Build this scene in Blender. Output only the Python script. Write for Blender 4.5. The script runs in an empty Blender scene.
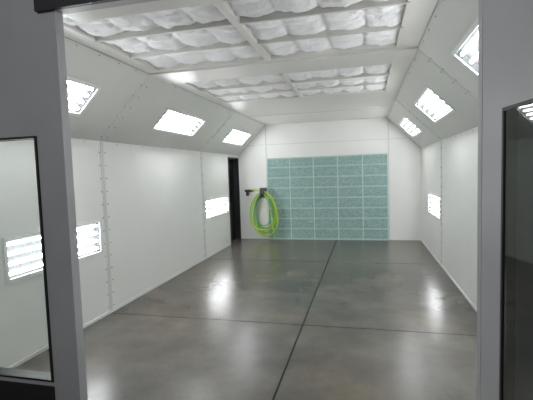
import bpy, bmesh, math, random
import numpy as np
from mathutils import Vector, Matrix
random.seed(4); rng=np.random.RandomState(3)
SC=bpy.context.scene.collection
bpy.context.scene.view_settings.view_transform='Standard'
CAM_H=1.65; L=3.025; R=1.209; D=9.484; HW=2.079; HC=2.781; INS=0.708; YF=2.2; YI=2.27

# ---------------------------------------------------------------- materials
def mat(name, col, rough=.5, metal=0, spec=.5, emit=None, estr=0):
    m=bpy.data.materials.new(name); m.use_nodes=True
    b=m.node_tree.nodes["Principled BSDF"]
    b.inputs["Base Color"].default_value=(*col,1); b.inputs["Roughness"].default_value=rough
    b.inputs["Metallic"].default_value=metal; b.inputs["Specular IOR Level"].default_value=spec
    if emit: b.inputs["Emission Color"].default_value=(*emit,1); b.inputs["Emission Strength"].default_value=estr
    return m
def nd(m,t,**k):
    n=m.node_tree.nodes.new(t)
    for a,v in k.items(): setattr(n,a,v)
    return n
def link(m,a,b): m.node_tree.links.new(a,b)
def ramp(m,fac,stops):
    r=nd(m,"ShaderNodeValToRGB"); el=r.color_ramp.elements
    while len(el)<len(stops): el.new(.5)
    for e,(p,c) in zip(el,stops): e.position=p; e.color=(*c,1)
    link(m,fac,r.inputs[0]); return r.outputs[0]
def noise(m,vec,scale,detail=5,rough=.55,dist=0):
    n=nd(m,"ShaderNodeTexNoise"); n.inputs["Scale"].default_value=scale; n.inputs["Detail"].default_value=detail
    n.inputs["Roughness"].default_value=rough; n.inputs["Distortion"].default_value=dist
    link(m,vec,n.inputs["Vector"]); return n.outputs["Fac"]
def bump(m,h,strength,dist=.01):
    b=nd(m,"ShaderNodeBump"); b.inputs["Strength"].default_value=strength; b.inputs["Distance"].default_value=dist
    link(m,h,b.inputs["Height"]); link(m,b.outputs[0],m.node_tree.nodes["Principled BSDF"].inputs["Normal"])
def subtle(m,c1,c2,scale=1.5):
    t=nd(m,"ShaderNodeTexCoord"); f=noise(m,t.outputs["Object"],scale,3)
    link(m,ramp(m,f,[(.35,c1),(.65,c2)]),m.node_tree.nodes["Principled BSDF"].inputs["Base Color"])

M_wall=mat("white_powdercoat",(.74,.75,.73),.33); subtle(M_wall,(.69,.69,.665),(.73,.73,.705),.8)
M_slope_shade=mat("slope_shaded_powdercoat",(.6,.6,.58),.42); subtle(M_slope_shade,(.57,.57,.54),(.61,.61,.58),.8)  # wall coat greyed: shade of the down-facing slopes put into the colour
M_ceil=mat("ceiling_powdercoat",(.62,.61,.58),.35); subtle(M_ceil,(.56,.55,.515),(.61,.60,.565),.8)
M_seam=mat("panel_flange",(.60,.61,.59),.4)
M_bolt=mat("zinc_bolt",(.25,.25,.24),.35,.3)
M_trim=mat("trim_grey",(.38,.38,.37),.4)
M_front=mat("front_panel_grey",(.30,.30,.305),.45); subtle(M_front,(.31,.31,.317),(.355,.355,.362),1.2)
M_header=mat("header_dark",(.015,.015,.018),.5)
M_black=mat("black_rubber",(.012,.012,.013),.5)
M_dark=mat("door_dark",(.01,.011,.012),.25)
M_housing=mat("fixture_reflector",(.10,.104,.106),.6,spec=.2)
M_frame=mat("fixture_frame",(.70,.72,.70),.35)
M_holder=mat("tube_holder",(.25,.26,.26),.5)
M_tube=mat("led_tube",(1,1,1),.5,emit=(.96,.985,1.0),estr=28)
M_hose=mat("hose_lime",(.36,.54,.07),.4)
M_hose2=mat("hose_green",(.12,.40,.18),.4)
M_metal=mat("black_steel",(.03,.03,.035),.4,.3)
M_brass=mat("brass",(.6,.42,.15),.3,1)

# concrete
M_floor=mat("polished_concrete",(.15,.15,.15),.3,spec=.5)
def build_floor(m):
    b=m.node_tree.nodes["Principled BSDF"]; t=nd(m,"ShaderNodeTexCoord"); o=t.outputs["Object"]
    a=noise(m,o,1.3,6,.55,0); c=noise(m,o,2.2,10,.66,0); e=noise(m,o,60,3,.6)
    base=ramp(m,a,[(.22,(.060,.061,.060)),(.5,(.087,.086,.081)),(.78,(.135,.129,.114))])
    fine=ramp(m,c,[(.15,(.58,.58,.59)),(.85,(1.40,1.38,1.32))])
    x=nd(m,"ShaderNodeMix",data_type='RGBA',blend_type='MULTIPLY'); x.inputs[0].default_value=1
    link(m,base,x.inputs[6]); link(m,fine,x.inputs[7])
    y=nd(m,"ShaderNodeMix",data_type='RGBA',blend_type='MULTIPLY'); y.inputs[0].default_value=.8
    link(m,x.outputs[2],y.inputs[6]); link(m,ramp(m,e,[(.1,(.75,.75,.75)),(.9,(1.25,1.25,1.25))]),y.inputs[7])
    p=noise(m,o,.6,2,.5,0); z=nd(m,"ShaderNodeMix",data_type='RGBA',blend_type='MULTIPLY')
    link(m,ramp(m,p,[(.3,(0,0,0)),(.75,(1,1,1))]),z.inputs[0]); link(m,y.outputs[2],z.inputs[6]); z.inputs[7].default_value=(1.2,1.03,.82,1)
    link(m,z.outputs[2],b.inputs["Base Color"])
    b.inputs["Roughness"].default_value=.27
build_floor(M_floor)
M_joint=mat("joint_sealant",(.012,.012,.012),.8,spec=.1)

# ceiling filter media
M_filter=mat("quilted_filter_media",(.86,.86,.865),.9,spec=.1)
t=nd(M_filter,"ShaderNodeTexCoord"); f=noise(M_filter,t.outputs["Object"],28,6,.7); bump(M_filter,f,.8,.02)
# exhaust glass-fibre media
M_fib=mat("fibreglass_media",(.3,.5,.47),.85,spec=.1)
t=nd(M_fib,"ShaderNodeTexCoord"); mp=nd(M_fib,"ShaderNodeMapping"); mp.inputs["Scale"].default_value=(1,1,1.6); link(M_fib,t.outputs["Object"],mp.inputs[0])
f=noise(M_fib,mp.outputs[0],14,8,.8,1.2)
link(M_fib,ramp(M_fib,f,[(.32,(.15,.265,.24)),(.5,(.245,.37,.345)),(.68,(.44,.56,.535))]),M_fib.node_tree.nodes["Principled BSDF"].inputs["Base Color"]); bump(M_fib,f,.6,.02)
M_grid=mat("filter_grid_wire",(.50,.61,.58),.5)
M_grid2=mat("filter_divider",(.30,.42,.39),.5)

def glass(name,tint,ior):
    m=bpy.data.materials.new(name); m.use_nodes=True; nt=m.node_tree; nt.nodes.clear()
    tr=nt.nodes.new("ShaderNodeBsdfTransparent"); tr.inputs[0].default_value=(*tint,1)
    gl=nt.nodes.new("ShaderNodeBsdfGlossy"); gl.inputs["Roughness"].default_value=.02; gl.inputs[0].default_value=(.95,1,.97,1)
    fr=nt.nodes.new("ShaderNodeFresnel"); fr.inputs[0].default_value=ior
    mx=nt.nodes.new("ShaderNodeMixShader"); o=nt.nodes.new("ShaderNodeOutputMaterial")
    nt.links.new(fr.outputs[0],mx.inputs[0]); nt.links.new(tr.outputs[0],mx.inputs[1]); nt.links.new(gl.outputs[0],mx.inputs[2]); nt.links.new(mx.outputs[0],o.inputs[0])
    return m
M_glass=glass("window_glass",(.78,.81,.79),1.5)
M_glass2=glass("door_glass_tinted",(.42,.45,.43),1.6)

# ---------------------------------------------------------------- mesh helpers
class B:
    def __init__(s): s.v=[];s.f=[];s.mi=[];s.mats=[];s.sm=[]
    def mid(s,m):
        if m not in s.mats: s.mats.append(m)
        return s.mats.index(m)
    def quad(s,pts,m,sm=False):
        n=len(s.v); s.v+= [tuple(p) for p in pts]; s.f.append(tuple(range(n,n+len(pts)))); s.mi.append(s.mid(m)); s.sm.append(sm)
    def box(s,a,b,m,X=None):
        (x0,y0,z0),(x1,y1,z1)=a,b
        c=[(x0,y0,z0),(x1,y0,z0),(x1,y1,z0),(x0,y1,z0),(x0,y0,z1),(x1,y0,z1),(x1,y1,z1),(x0,y1,z1)]
        if X: c=[X(Vector(p)) for p in c]
        n=len(s.v); s.v+=[tuple(p) for p in c]; k=s.mid(m)
        for q in [(0,3,2,1),(4,5,6,7),(0,1,5,4),(1,2,6,5),(2,3,7,6),(3,0,4,7)]:
            s.f.append(tuple(n+i for i in q)); s.mi.append(k); s.sm.append(False)
    def cyl(s,c,ax,r,h,m,n=8,X=None):
        ax=Vector(ax).normalized(); q=ax.to_track_quat('Z','Y'); c=Vector(c); a=[];bb=[]
        for i in range(n):
            t=2*math.pi*i/n; p=q@Vector((r*math.cos(t),r*math.sin(t),0)); a.append(c+p); bb.append(c+p+ax*h)
        if X: a=[X(p) for p in a]; bb=[X(p) for p in bb]
        for i in range(n): s.quad([a[i],a[(i+1)%n],bb[(i+1)%n],bb[i]],m,n>8)
        s.quad(a[::-1],m); s.quad(bb,m)
    def grid(s,u0,u1,v0,v1,holes,F,m):
        us=sorted({u0,u1,*[h[0] for h in holes],*[h[1] for h in holes]}); vs=sorted({v0,v1,*[h[2] for h in holes],*[h[3] for h in holes]})
        us=[u for u in us if u0<=u<=u1]; vs=[v for v in vs if v0<=v<=v1]
        for i in range(len(us)-1):
            for j in range(len(vs)-1):
                cu=(us[i]+us[i+1])/2; cv=(vs[j]+vs[j+1])/2
                if any(h[0]<cu<h[1] and h[2]<cv<h[3] for h in holes): continue
                s.quad([F(us[i],vs[j]),F(us[i+1],vs[j]),F(us[i+1],vs[j+1]),F(us[i],vs[j+1])],m)
    def make(s,name,parent=None,bevel=0):
        me=bpy.data.meshes.new(name); me.from_pydata(s.v,[],s.f)
        for m in s.mats: me.materials.append(m)
        for p,k,sm in zip(me.polygons,s.mi,s.sm): p.material_index=k; p.use_smooth=sm
        me.update(); o=bpy.data.objects.new(name,me); SC.objects.link(o)
        if parent: o.parent=parent
        if bevel:
            w=o.modifiers.new("bev","BEVEL"); w.width=bevel; w.segments=2; w.limit_method='ANGLE'
        return o
def empty(name,loc=(0,0,0)):
    e=bpy.data.objects.new(name,None); e.location=loc; SC.objects.link(e); e.empty_display_size=.1; return e

SL=math.hypot(INS,HC-HW); cs=INS/SL; sn=(HC-HW)/SL
def F_wl(u,v,w=0): return (-L+w,u,v)
def F_wr(u,v,w=0): return (R-w,u,v)
def F_sl(u,v,w=0): return (-L+v*cs+w*sn,u,HW+v*sn-w*cs)
def F_sr(u,v,w=0): return (R-v*cs-w*sn,u,HW+v*sn-w*cs)
vl=((2.295-HW)/sn,(2.53-HW)/sn); vr=((2.295-HW)/sn,(2.56-HW)/sn)
SLOPE_L=[(2.4,3.54),(5.0,6.28),(7.75,9.04)]; SLOPE_R=[(2.4,3.62),(5.0,6.24),(7.72,8.95)]
WL_L=[(2.78,4.04),(7.25,8.55)]; WL_R=[(2.8,4.05),(7.14,8.36)]
ZL0,ZL1=.775,1.13
DOOR=(8.66,9.42)

# ---------------------------------------------------------------- room shell
def side(name,FW,FS,wl,sl,vv,seams,door=None):
    b=B()
    holes=[(a,c,ZL0,ZL1) for a,c in wl]
    if door: holes.append((door[0],door[1],0,2.01))
    b.grid(YI,D,0,HW,holes,FW,M_wall)
    b.grid(YI,D,0,SL,[(a,c,vv[0],vv[1]) for a,c in sl],FS,M_slope_shade)
    o=b.make(name)
    s=B()
    XW=lambda p:Vector(FW(p.x,p.y,p.z)); XS=lambda p:Vector(FS(p.x,p.y,p.z))
    for y in seams:
        s.box((y-.03,0.0,.0),(y+.03,HW,.004),M_seam,XW); s.box((y-.03,0,.0),(y+.03,SL,.004),M_seam,XS)
        s.box((y-.002,0,.003),(y+.002,HW,.005),M_trim,XW); s.box((y-.002,0,.003),(y+.002,SL,.005),M_trim,XS)
        for k in range(int(HW/.155)):
            for dx in (-.055,.055):
                s.cyl((y+dx,.08+k*.155,0),(0,0,1),.008,.005,M_bolt,6,XW)
        for k in range(int(SL/.155)):
            for dx in (-.055,.055):
                s.cyl((y+dx,.06+k*.155,0),(0,0,1),.008,.005,M_bolt,6,XS)
    y=YI+.1
    while y<D-.05:
        s.cyl((y,HW-.03,0),(0,0,1),.006,.004,M_bolt,6,XW)
        s.cyl((y,SL-.03,0),(0,0,1),.007,.004,M_bolt,6,XS)
        y+=.3
    s.box((YI,HW-.006,0),(D,HW,.004),M_trim,XW)  # thin trim strip whose grey draws the shadow line at the wall/slope joint
    s.box((YI,SL-.008,0),(D,SL,.004),M_trim,XS)
    s.make("panel_seams",o)
    return o
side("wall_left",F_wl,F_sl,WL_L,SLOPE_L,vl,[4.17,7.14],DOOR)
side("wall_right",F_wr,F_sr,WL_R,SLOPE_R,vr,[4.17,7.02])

# back wall
b=B()
FX0,FX1,FZ1=-2.31,.51,1.975
b.quad([(-L,D,0),(R,D,0),(R,D,HW),(R-INS,D,HC),(-L+INS,D,HC),(-L,D,HW)],M_wall)
wb=b.make("wall_back")
s=B()
for x in (FX0-.012,FX1+.012):
    s.box((x-.012,D-.012,0),(x+.012,D,HC),M_seam); s.box((x-.002,D-.014,0),(x+.002,D-.011,HC),M_trim)
s.box((-L,D-.006,2.30),(R,D,2.306),M_trim)
s.make("panel_seams",wb)

# ceiling with filter openings
CX0,CX1=-2.185,.32
BAYS=[(2.49,4.02,3),(4.66,6.2,3)]
b=B()
Fc=lambda u,v,w=0:(v,u,HC)
b.grid(YI,D,-L+INS,R-INS,[(a,c,CX0,CX1) for a,c,_ in BAYS],Fc,M_ceil)
for a,c,_ in BAYS:
    for p,q in [((CX0,a),(CX1,a)),((CX1,a),(CX1,c)),((CX1,c),(CX0,c)),((CX0,c),(CX0,a))]:
        b.quad([(p[0],p[1],HC),(q[0],q[1],HC),(q[0],q[1],HC+.1),(p[0],p[1],HC+.1)],M_ceil)
b.box((-L+INS,4.10,HC-.02),(R-INS,4.58,HC),M_ceil)
b.box((-L+INS,7.9,HC-.004),(R-INS,7.92,HC),M_trim)
b.make("ceiling")

# floor
b=B(); b.box((-7,-5,-.1),(6,D+.3,0),M_floor); fl=b.make("floor")
s=B()
s.box((-.677,-5,-.0),(-.663,D,.0008),M_joint)
s.box((-L,4.14,0),(R,4.153,.0008),M_joint)
s.box((-L,7.14,0),(R,7.153,.0008),M_joint); s.box((-7,2.1,0),(6,2.11,.0008),M_joint)
s.make("control_joints",fl)

s=B(); s.box((-L,YI,0),(-L+.012,DOOR[0]-.05,.03),M_seam); s.make("baseboard_left")
s=B(); s.box((R-.012,YI,0),(R,D,.03),M_seam); s.make("baseboard_right")

# ---------------------------------------------------------------- filters
def pillow_bank(x0,x1,y0,y1,nr,parent):
    nc=8; RX=nc*18; RY=nr*36
    g=B(); mw=(x1-x0)
    a=rng.rand(30,30); a2=rng.rand(64,64); a3=rng.rand(20,20)
    def samp(a,u,v):
        k=a.shape[0]; x=min(max(u,0),1)*(k-1.01); y=min(max(v,0),1)*(k-1.01); i=int(x);j=int(y);fx=x-i;fy=y-j
        fx=fx*fx*(3-2*fx);fy=fy*fy*(3-2*fy)
        return a[i,j]*(1-fx)*(1-fy)+a[i+1,j]*fx*(1-fy)+a[i,j+1]*(1-fx)*fy+a[i+1,j+1]*fx*fy
    V=[]
    for j in range(RY+1):
        for i in range(RX+1):
            u=i/RX; v=j/RY
            uu=u+.014*(samp(a3,u,v)-.5); vv=v+.025*(samp(a3,v,u)-.5)
            cu=(uu*nc)%1; cv=(vv*nr*2)%1
            p=(abs(math.sin(math.pi*cu))**.42)*(abs(math.sin(math.pi*cv))**.45)
            h=-.052*p*(.7+.6*samp(a,u,v))-.018*samp(a2,u,v)
            V.append((x0+u*mw, y0+v*(y1-y0), HC+.068+h))
    g.v=V; k=g.mid(M_filter)
    for j in range(RY):
        for i in range(RX):
            n=j*(RX+1)+i; g.f.append((n,n+RX+1,n+RX+2,n+1)); g.mi.append(k); g.sm.append(True)
    g.make("quilted_media",parent)
    r=B(); zt=HC+.05; zb=HC+.001
    xc=(x0+x1)/2
    r.box((xc-.028,y0,zb-.012),(xc+.028,y1,zt),M_ceil)
    for q in range(1,nr):
        y=y0+q*(y1-y0)/nr; r.box((x0,y-.013,zb-.006),(x1,y+.013,zt),M_ceil)
    r.box((x0,y0,zb),(x0+.02,y1,zt),M_ceil); r.box((x1-.02,y0,zb),(x1,y1,zt),M_ceil)
    r.make("support_frame",parent)
for a,c,n in BAYS:
    e=empty("ceiling_filter_bank",((CX0+CX1)/2,(a+c)/2,HC)); 
    pillow_bank(CX0,CX1,a,c,n,e)
    for ch in e.children: ch.matrix_parent_inverse=Matrix.Translation(e.location).inverted()

e=empty("exhaust_filter_bank",((FX0+FX1)/2,D,0))
g=B(); g.box((FX0,D-.022,0.0),(FX1,D-.002,FZ1),M_fib)
o1=g.make("fibreglass_media",e)
g=B(); nrow=8; ph=FZ1/nrow
for k in range(nrow+1):
    z=min(k*ph,FZ1-.03)
    g.box((FX0,D-.034,z),(FX1,D-.02,z+.010),M_grid); g.box((FX0,D-.034,z+.02),(FX1,D-.02,z+.03),M_grid)
    if k<nrow:
        g.box((FX0,D-.028,z+ph*.5-.003),(FX1,D-.02,z+ph*.5+.003),M_grid2)
for k in range(6):
    x=FX0+k*(FX1-FX0)/5; x=min(max(x,FX0+.012),FX1-.012)
    g.box((x-.011,D-.04,0),(x+.011,D-.02,FZ1),M_grid)
for k in range(5):
    for f_ in (.33,.67):
        x=FX0+(k+f_)*(FX1-FX0)/5; g.box((x-.002,D-.030,0),(x+.002,D-.022,FZ1),M_grid2)
o2=g.make("wire_grid",e)
for ch in (o1,o2): ch.matrix_parent_inverse=Matrix.Translation(e.location).inverted()

# ---------------------------------------------------------------- light fixtures
def fixture(FF,u0,u1,v0,v1):
    X=lambda p:Vector(FF(p.x,p.y,p.z))
    c=Vector(FF((u0+u1)/2,(v0+v1)/2,0)); e=empty("recessed_booth_light",c); dp=-.05
    g=B()
    g.box((u0,v0,dp-.01),(u1,v1,dp),M_housing,X)
    for a,b_ in [((u0,v0,dp),(u1,v0+.004,0)),((u0,v1-.004,dp),(u1,v1,0)),((u0,v0,dp),(u0+.004,v1,0)),((u1-.004,v0,dp),(u1,v1,0))]: g.box(a,b_,M_housing,X)
    k1=g.make("housing",e)
    g=B(); w=.028
    for a,b_ in [((u0-w,v0-w,0),(u1+w,v0+.006,.009)),((u0-w,v1-.006,0),(u1+w,v1+w,.009)),((u0-w,v0,0),(u0+.006,v1,.009)),((u1-.006,v0,0),(u1+w,v1,.009))]: g.box(a,b_,M_frame,X)
    k2=g.make("bezel",e)
    g=B(); n=4; pv=(v1-v0)/n
    for i in range(n):
        vc=v0+pv*(i+.5)
        g.cyl((u0+.02,vc,dp+.018),(1,0,0),.0155,u1-u0-.04,M_tube,8,X)
    k3=g.make("led_tubes",e)
    g=B()
    for i in range(n):
        vc=v0+pv*(i+.5)
        for uu in (u0+.004,u1-.02): g.box((uu,vc-.016,dp),(uu+.016,vc+.016,dp+.034),M_holder,X)
    k4=g.make("tube_holders",e)
    for k in (k1,k2,k3,k4): k.matrix_parent_inverse=Matrix.Translation(c).inverted()
for a,c in SLOPE_L: fixture(F_sl,a,c,*vl)
for a,c in SLOPE_R: fixture(F_sr,a,c,*vr)
for a,c in WL_L: fixture(F_wl,a,c,ZL0,ZL1)
for a,c in WL_R: fixture(F_wr,a,c,ZL0,ZL1)

# ---------------------------------------------------------------- personnel door (dark)
g=B(); y0,y1=DOOR; z1=2.01
g.box((-L-.16,y0,0),(-L-.12,y1,z1),M_dark)
g.box((-L-.12,y0,0),(-L+.012,y0+.03,z1),M_black); g.box((-L-.12,y1-.03,0),(-L+.012,y1,z1),M_black); g.box((-L-.12,y0,z1-.03),(-L+.012,y1,z1),M_black)
g.box((-L-.115,y0+.2,.95),(-L-.11,y1-.2,1.75),M_glass2)
g.box((-L-.12,y0+.06,.98),(-L-.06,y0+.09,1.0),M_metal); g.box((-L-.075,y0+.06,.98),(-L-.06,y0+.2,1.0),M_metal)
g.make("door_1")

# ---------------------------------------------------------------- hose on hook
e=empty("air_hose",(-2.4,D,1.2))
def hose(pts,r,m,name,cyc=False):
    cu=bpy.data.curves.new(name,"CURVE"); cu.dimensions='3D'; cu.bevel_depth=r; cu.bevel_resolution=3; cu.resolution_u=6
    sp=cu.splines.new('NURBS'); sp.points.add(len(pts)-1); sp.use_endpoint_u=True; sp.order_u=4
    for p,q in zip(sp.points,pts): p.co=(*q,1)
    cu.materials.append(m); o=bpy.data.objects.new(name,cu); SC.objects.link(o); o.parent=e; o.matrix_parent_inverse=Matrix.Translation(e.location).inverted(); return o
def loops(n,cx,top,w,h,yd,ph,m,name,r=.016):
    pts=[]
    for k in range(n):
        ww=w*(1+random.uniform(-.2,.12)); hh=h*(1+random.uniform(-.18,.05)); sx=random.uniform(-.06,.06)
        for i in range(16):
            t=2*math.pi*i/16+ph
            wd=ww*math.sin(t)*(1.0-.15*math.cos(t))*.5
            z=top-hh*(1-math.cos(t))/2
            pts.append((cx+sx*(1-math.cos(t))/2+wd,D-yd-.022*k-.012*math.sin(t+k),z))
    return hose(pts,r,m,name)
loops(4,-2.37,1.17,.56,1.07,.07,0,M_hose,"coil_lime")
loops(2,-2.36,1.17,.50,.98,.17,0,M_hose2,"coil_green",.013)
loops(2,-2.38,1.18,.64,1.10,.22,0,M_hose,"coil_outer")
hose([(-2.78,D-.05,1.22),(-2.7,D-.12,1.23),(-2.6,D-.16,1.2),(-2.5,D-.14,1.2),(-2.42,D-.12,1.17),(-2.5,D-.1,1.0)],.014,M_hose,"feed")
hose([(-2.38,D-.27,1.16),(-2.32,D-.28,1.15),(-2.22,D-.28,.9),(-2.16,D-.27,.5),(-2.14,D-.26,.2),(-2.10,D-.25,.07)],.014,M_hose,"tail")
g=B()
g.box((-2.44,D-.30,1.115),(-2.32,D-.045,1.135),M_metal); g.box((-2.44,D-.30,1.115),(-2.32,D-.285,1.22),M_metal); g.box((-2.50,D-.055,1.02),(-2.34,D-.001,1.26),M_metal)
g.cyl((-2.86,D-.10,1.2),(1,0,0),.03,.22,M_metal,12); g.cyl((-2.80,D-.10,1.08),(0,0,1),.035,.14,M_metal,12); g.box((-2.84,D-.1,1.17),(-2.76,D-.001,1.23),M_metal)
g.cyl((-2.64,D-.10,1.2),(1,0,0),.018,.08,M_brass,10)
k=g.make("hook_bracket",e); k.matrix_parent_inverse=Matrix.Translation(e.location).inverted()

# ---------------------------------------------------------------- front wall
OX0,OX1,OZ=-1.875,.565,2.70
WX0,WX1,WZ0,WZ1=-2.93,-2.075,.27,1.93
g=B(); y0,y1=YF,YI
def fbox(x0,x1,z0,z1,m=M_front,ya=y0,yb=y1): g.box((x0,ya,z0),(x1,yb,z1),m)
fbox(-7,WX0,0,3.9); fbox(WX1,OX0,0,3.9); fbox(WX0,WX1,0,WZ0); fbox(WX0,WX1,WZ1,3.9)
fbox(OX0,OX1,OZ,3.9); fbox(OX1,6,0,3.9)
g.make("wall_front")
g=B(); g.box((-2.0,YF-.03,OZ),(OX1-.02,YF,3.3),M_header); g.make("trim_1")
g=B(); g.box((OX0,YI,OZ),(OX1+.3,YI+.14,HC),M_ceil); g.make("trim_2")
g=B(); g.box((WX0-.02,YF-.012,.0),(WX1+.0,YF,.235),M_black); g.make("trim_3")
g=B(); w=.014
g.box((WX0,YF-.012,WZ0),(WX0+w,YI+.01,WZ1),M_black); g.box((WX1-w,YF-.012,WZ0),(WX1,YI+.01,WZ1),M_black)
g.box((WX0+w,YF-.012,WZ0),(WX1-w,YI+.01,WZ0+w),M_black); g.box((WX0+w,YF-.012,WZ1-w),(WX1-w,YI+.01,WZ1),M_black)
g.quad([(WX0+w,YF+.03,WZ0+w),(WX1-w,YF+.03,WZ0+w),(WX1-w,YF+.03,WZ1-w),(WX0+w,YF+.03,WZ1-w)],M_glass)
g.make("window_1")
ang=math.radians(81)
hx,hy=OX1+.002,YF-.002
def XD(p):
    dx,dy=math.cos(ang),-math.sin(ang)
    return Vector((hx+p.x*dx+p.y*math.sin(ang),hy+p.x*dy+p.y*math.cos(ang),p.z))
g=B(); W=1.05; gx0=.2; gx1=.93; gz0=.3; gz1=1.90; T=.05
for a,c in [((0,0,.01),(gx0,T,2.68)),((gx1,0,.01),(W,T,2.68)),((gx0,0,.01),(gx1,T,gz0)),((gx0,0,gz1),(gx1,T,2.68))]: g.box(a,c,M_front,XD)
w=.014
for a,c in [((gx0,-.004,gz0),(gx0+w,T+.008,gz1)),((gx1-w,-.004,gz0),(gx1,T+.008,gz1)),((gx0+w,-.004,gz0),(gx1-w,T+.008,gz0+w)),((gx0+w,-.004,gz1-w),(gx1-w,T+.008,gz1))]: g.box(a,c,M_black,XD)
g.quad([XD(Vector((gx0+w,.002,gz0+w))),XD(Vector((gx1-w,.002,gz0+w))),XD(Vector((gx1-w,.002,gz1-w))),XD(Vector((gx0+w,.002,gz1-w)))],M_glass2)
g.make("door_2")

# ---------------------------------------------------------------- added front fill light + world
ld=bpy.data.lights.new("front_fill","AREA"); ld.shape='RECTANGLE'; ld.size=2.4; ld.size_y=.8; ld.energy=70; ld.color=(.97,.98,1)  # unseen area light, added to brighten the front panels
lo=bpy.data.objects.new("front_fill_light",ld); lo.location=(-1.4,-2.2,3.7); SC.objects.link(lo)
lo.rotation_euler=(Vector((-1.0,2.2,1.5))-lo.location).to_track_quat('-Z','Y').to_euler()
w=bpy.data.worlds.new("World"); bpy.context.scene.world=w; w.use_nodes=True
w.node_tree.nodes["Background"].inputs[0].default_value=(.135,.14,.145,1); w.node_tree.nodes["Background"].inputs[1].default_value=1

# ---------------------------------------------------------------- camera
F,ya,pi_,ro=399.8,0.243,0.0704,-0.0314
f=Vector((-math.sin(ya)*math.cos(pi_),math.cos(ya)*math.cos(pi_),-math.sin(pi_)))
r=Vector((math.cos(ya),math.sin(ya),0)); u=r.cross(f)
r2=r*math.cos(ro)+u*math.sin(ro); u2=-r*math.sin(ro)+u*math.cos(ro)
cd=bpy.data.cameras.new("camera"); cd.sensor_width=36; cd.lens=F/533*36; cd.clip_start=.05
co=bpy.data.objects.new("camera",cd); SC.objects.link(co)
co.matrix_world=Matrix(((r2.x,u2.x,-f.x,0),(r2.y,u2.y,-f.y,0),(r2.z,u2.z,-f.z,CAM_H),(0,0,0,1)))
bpy.context.scene.camera=co
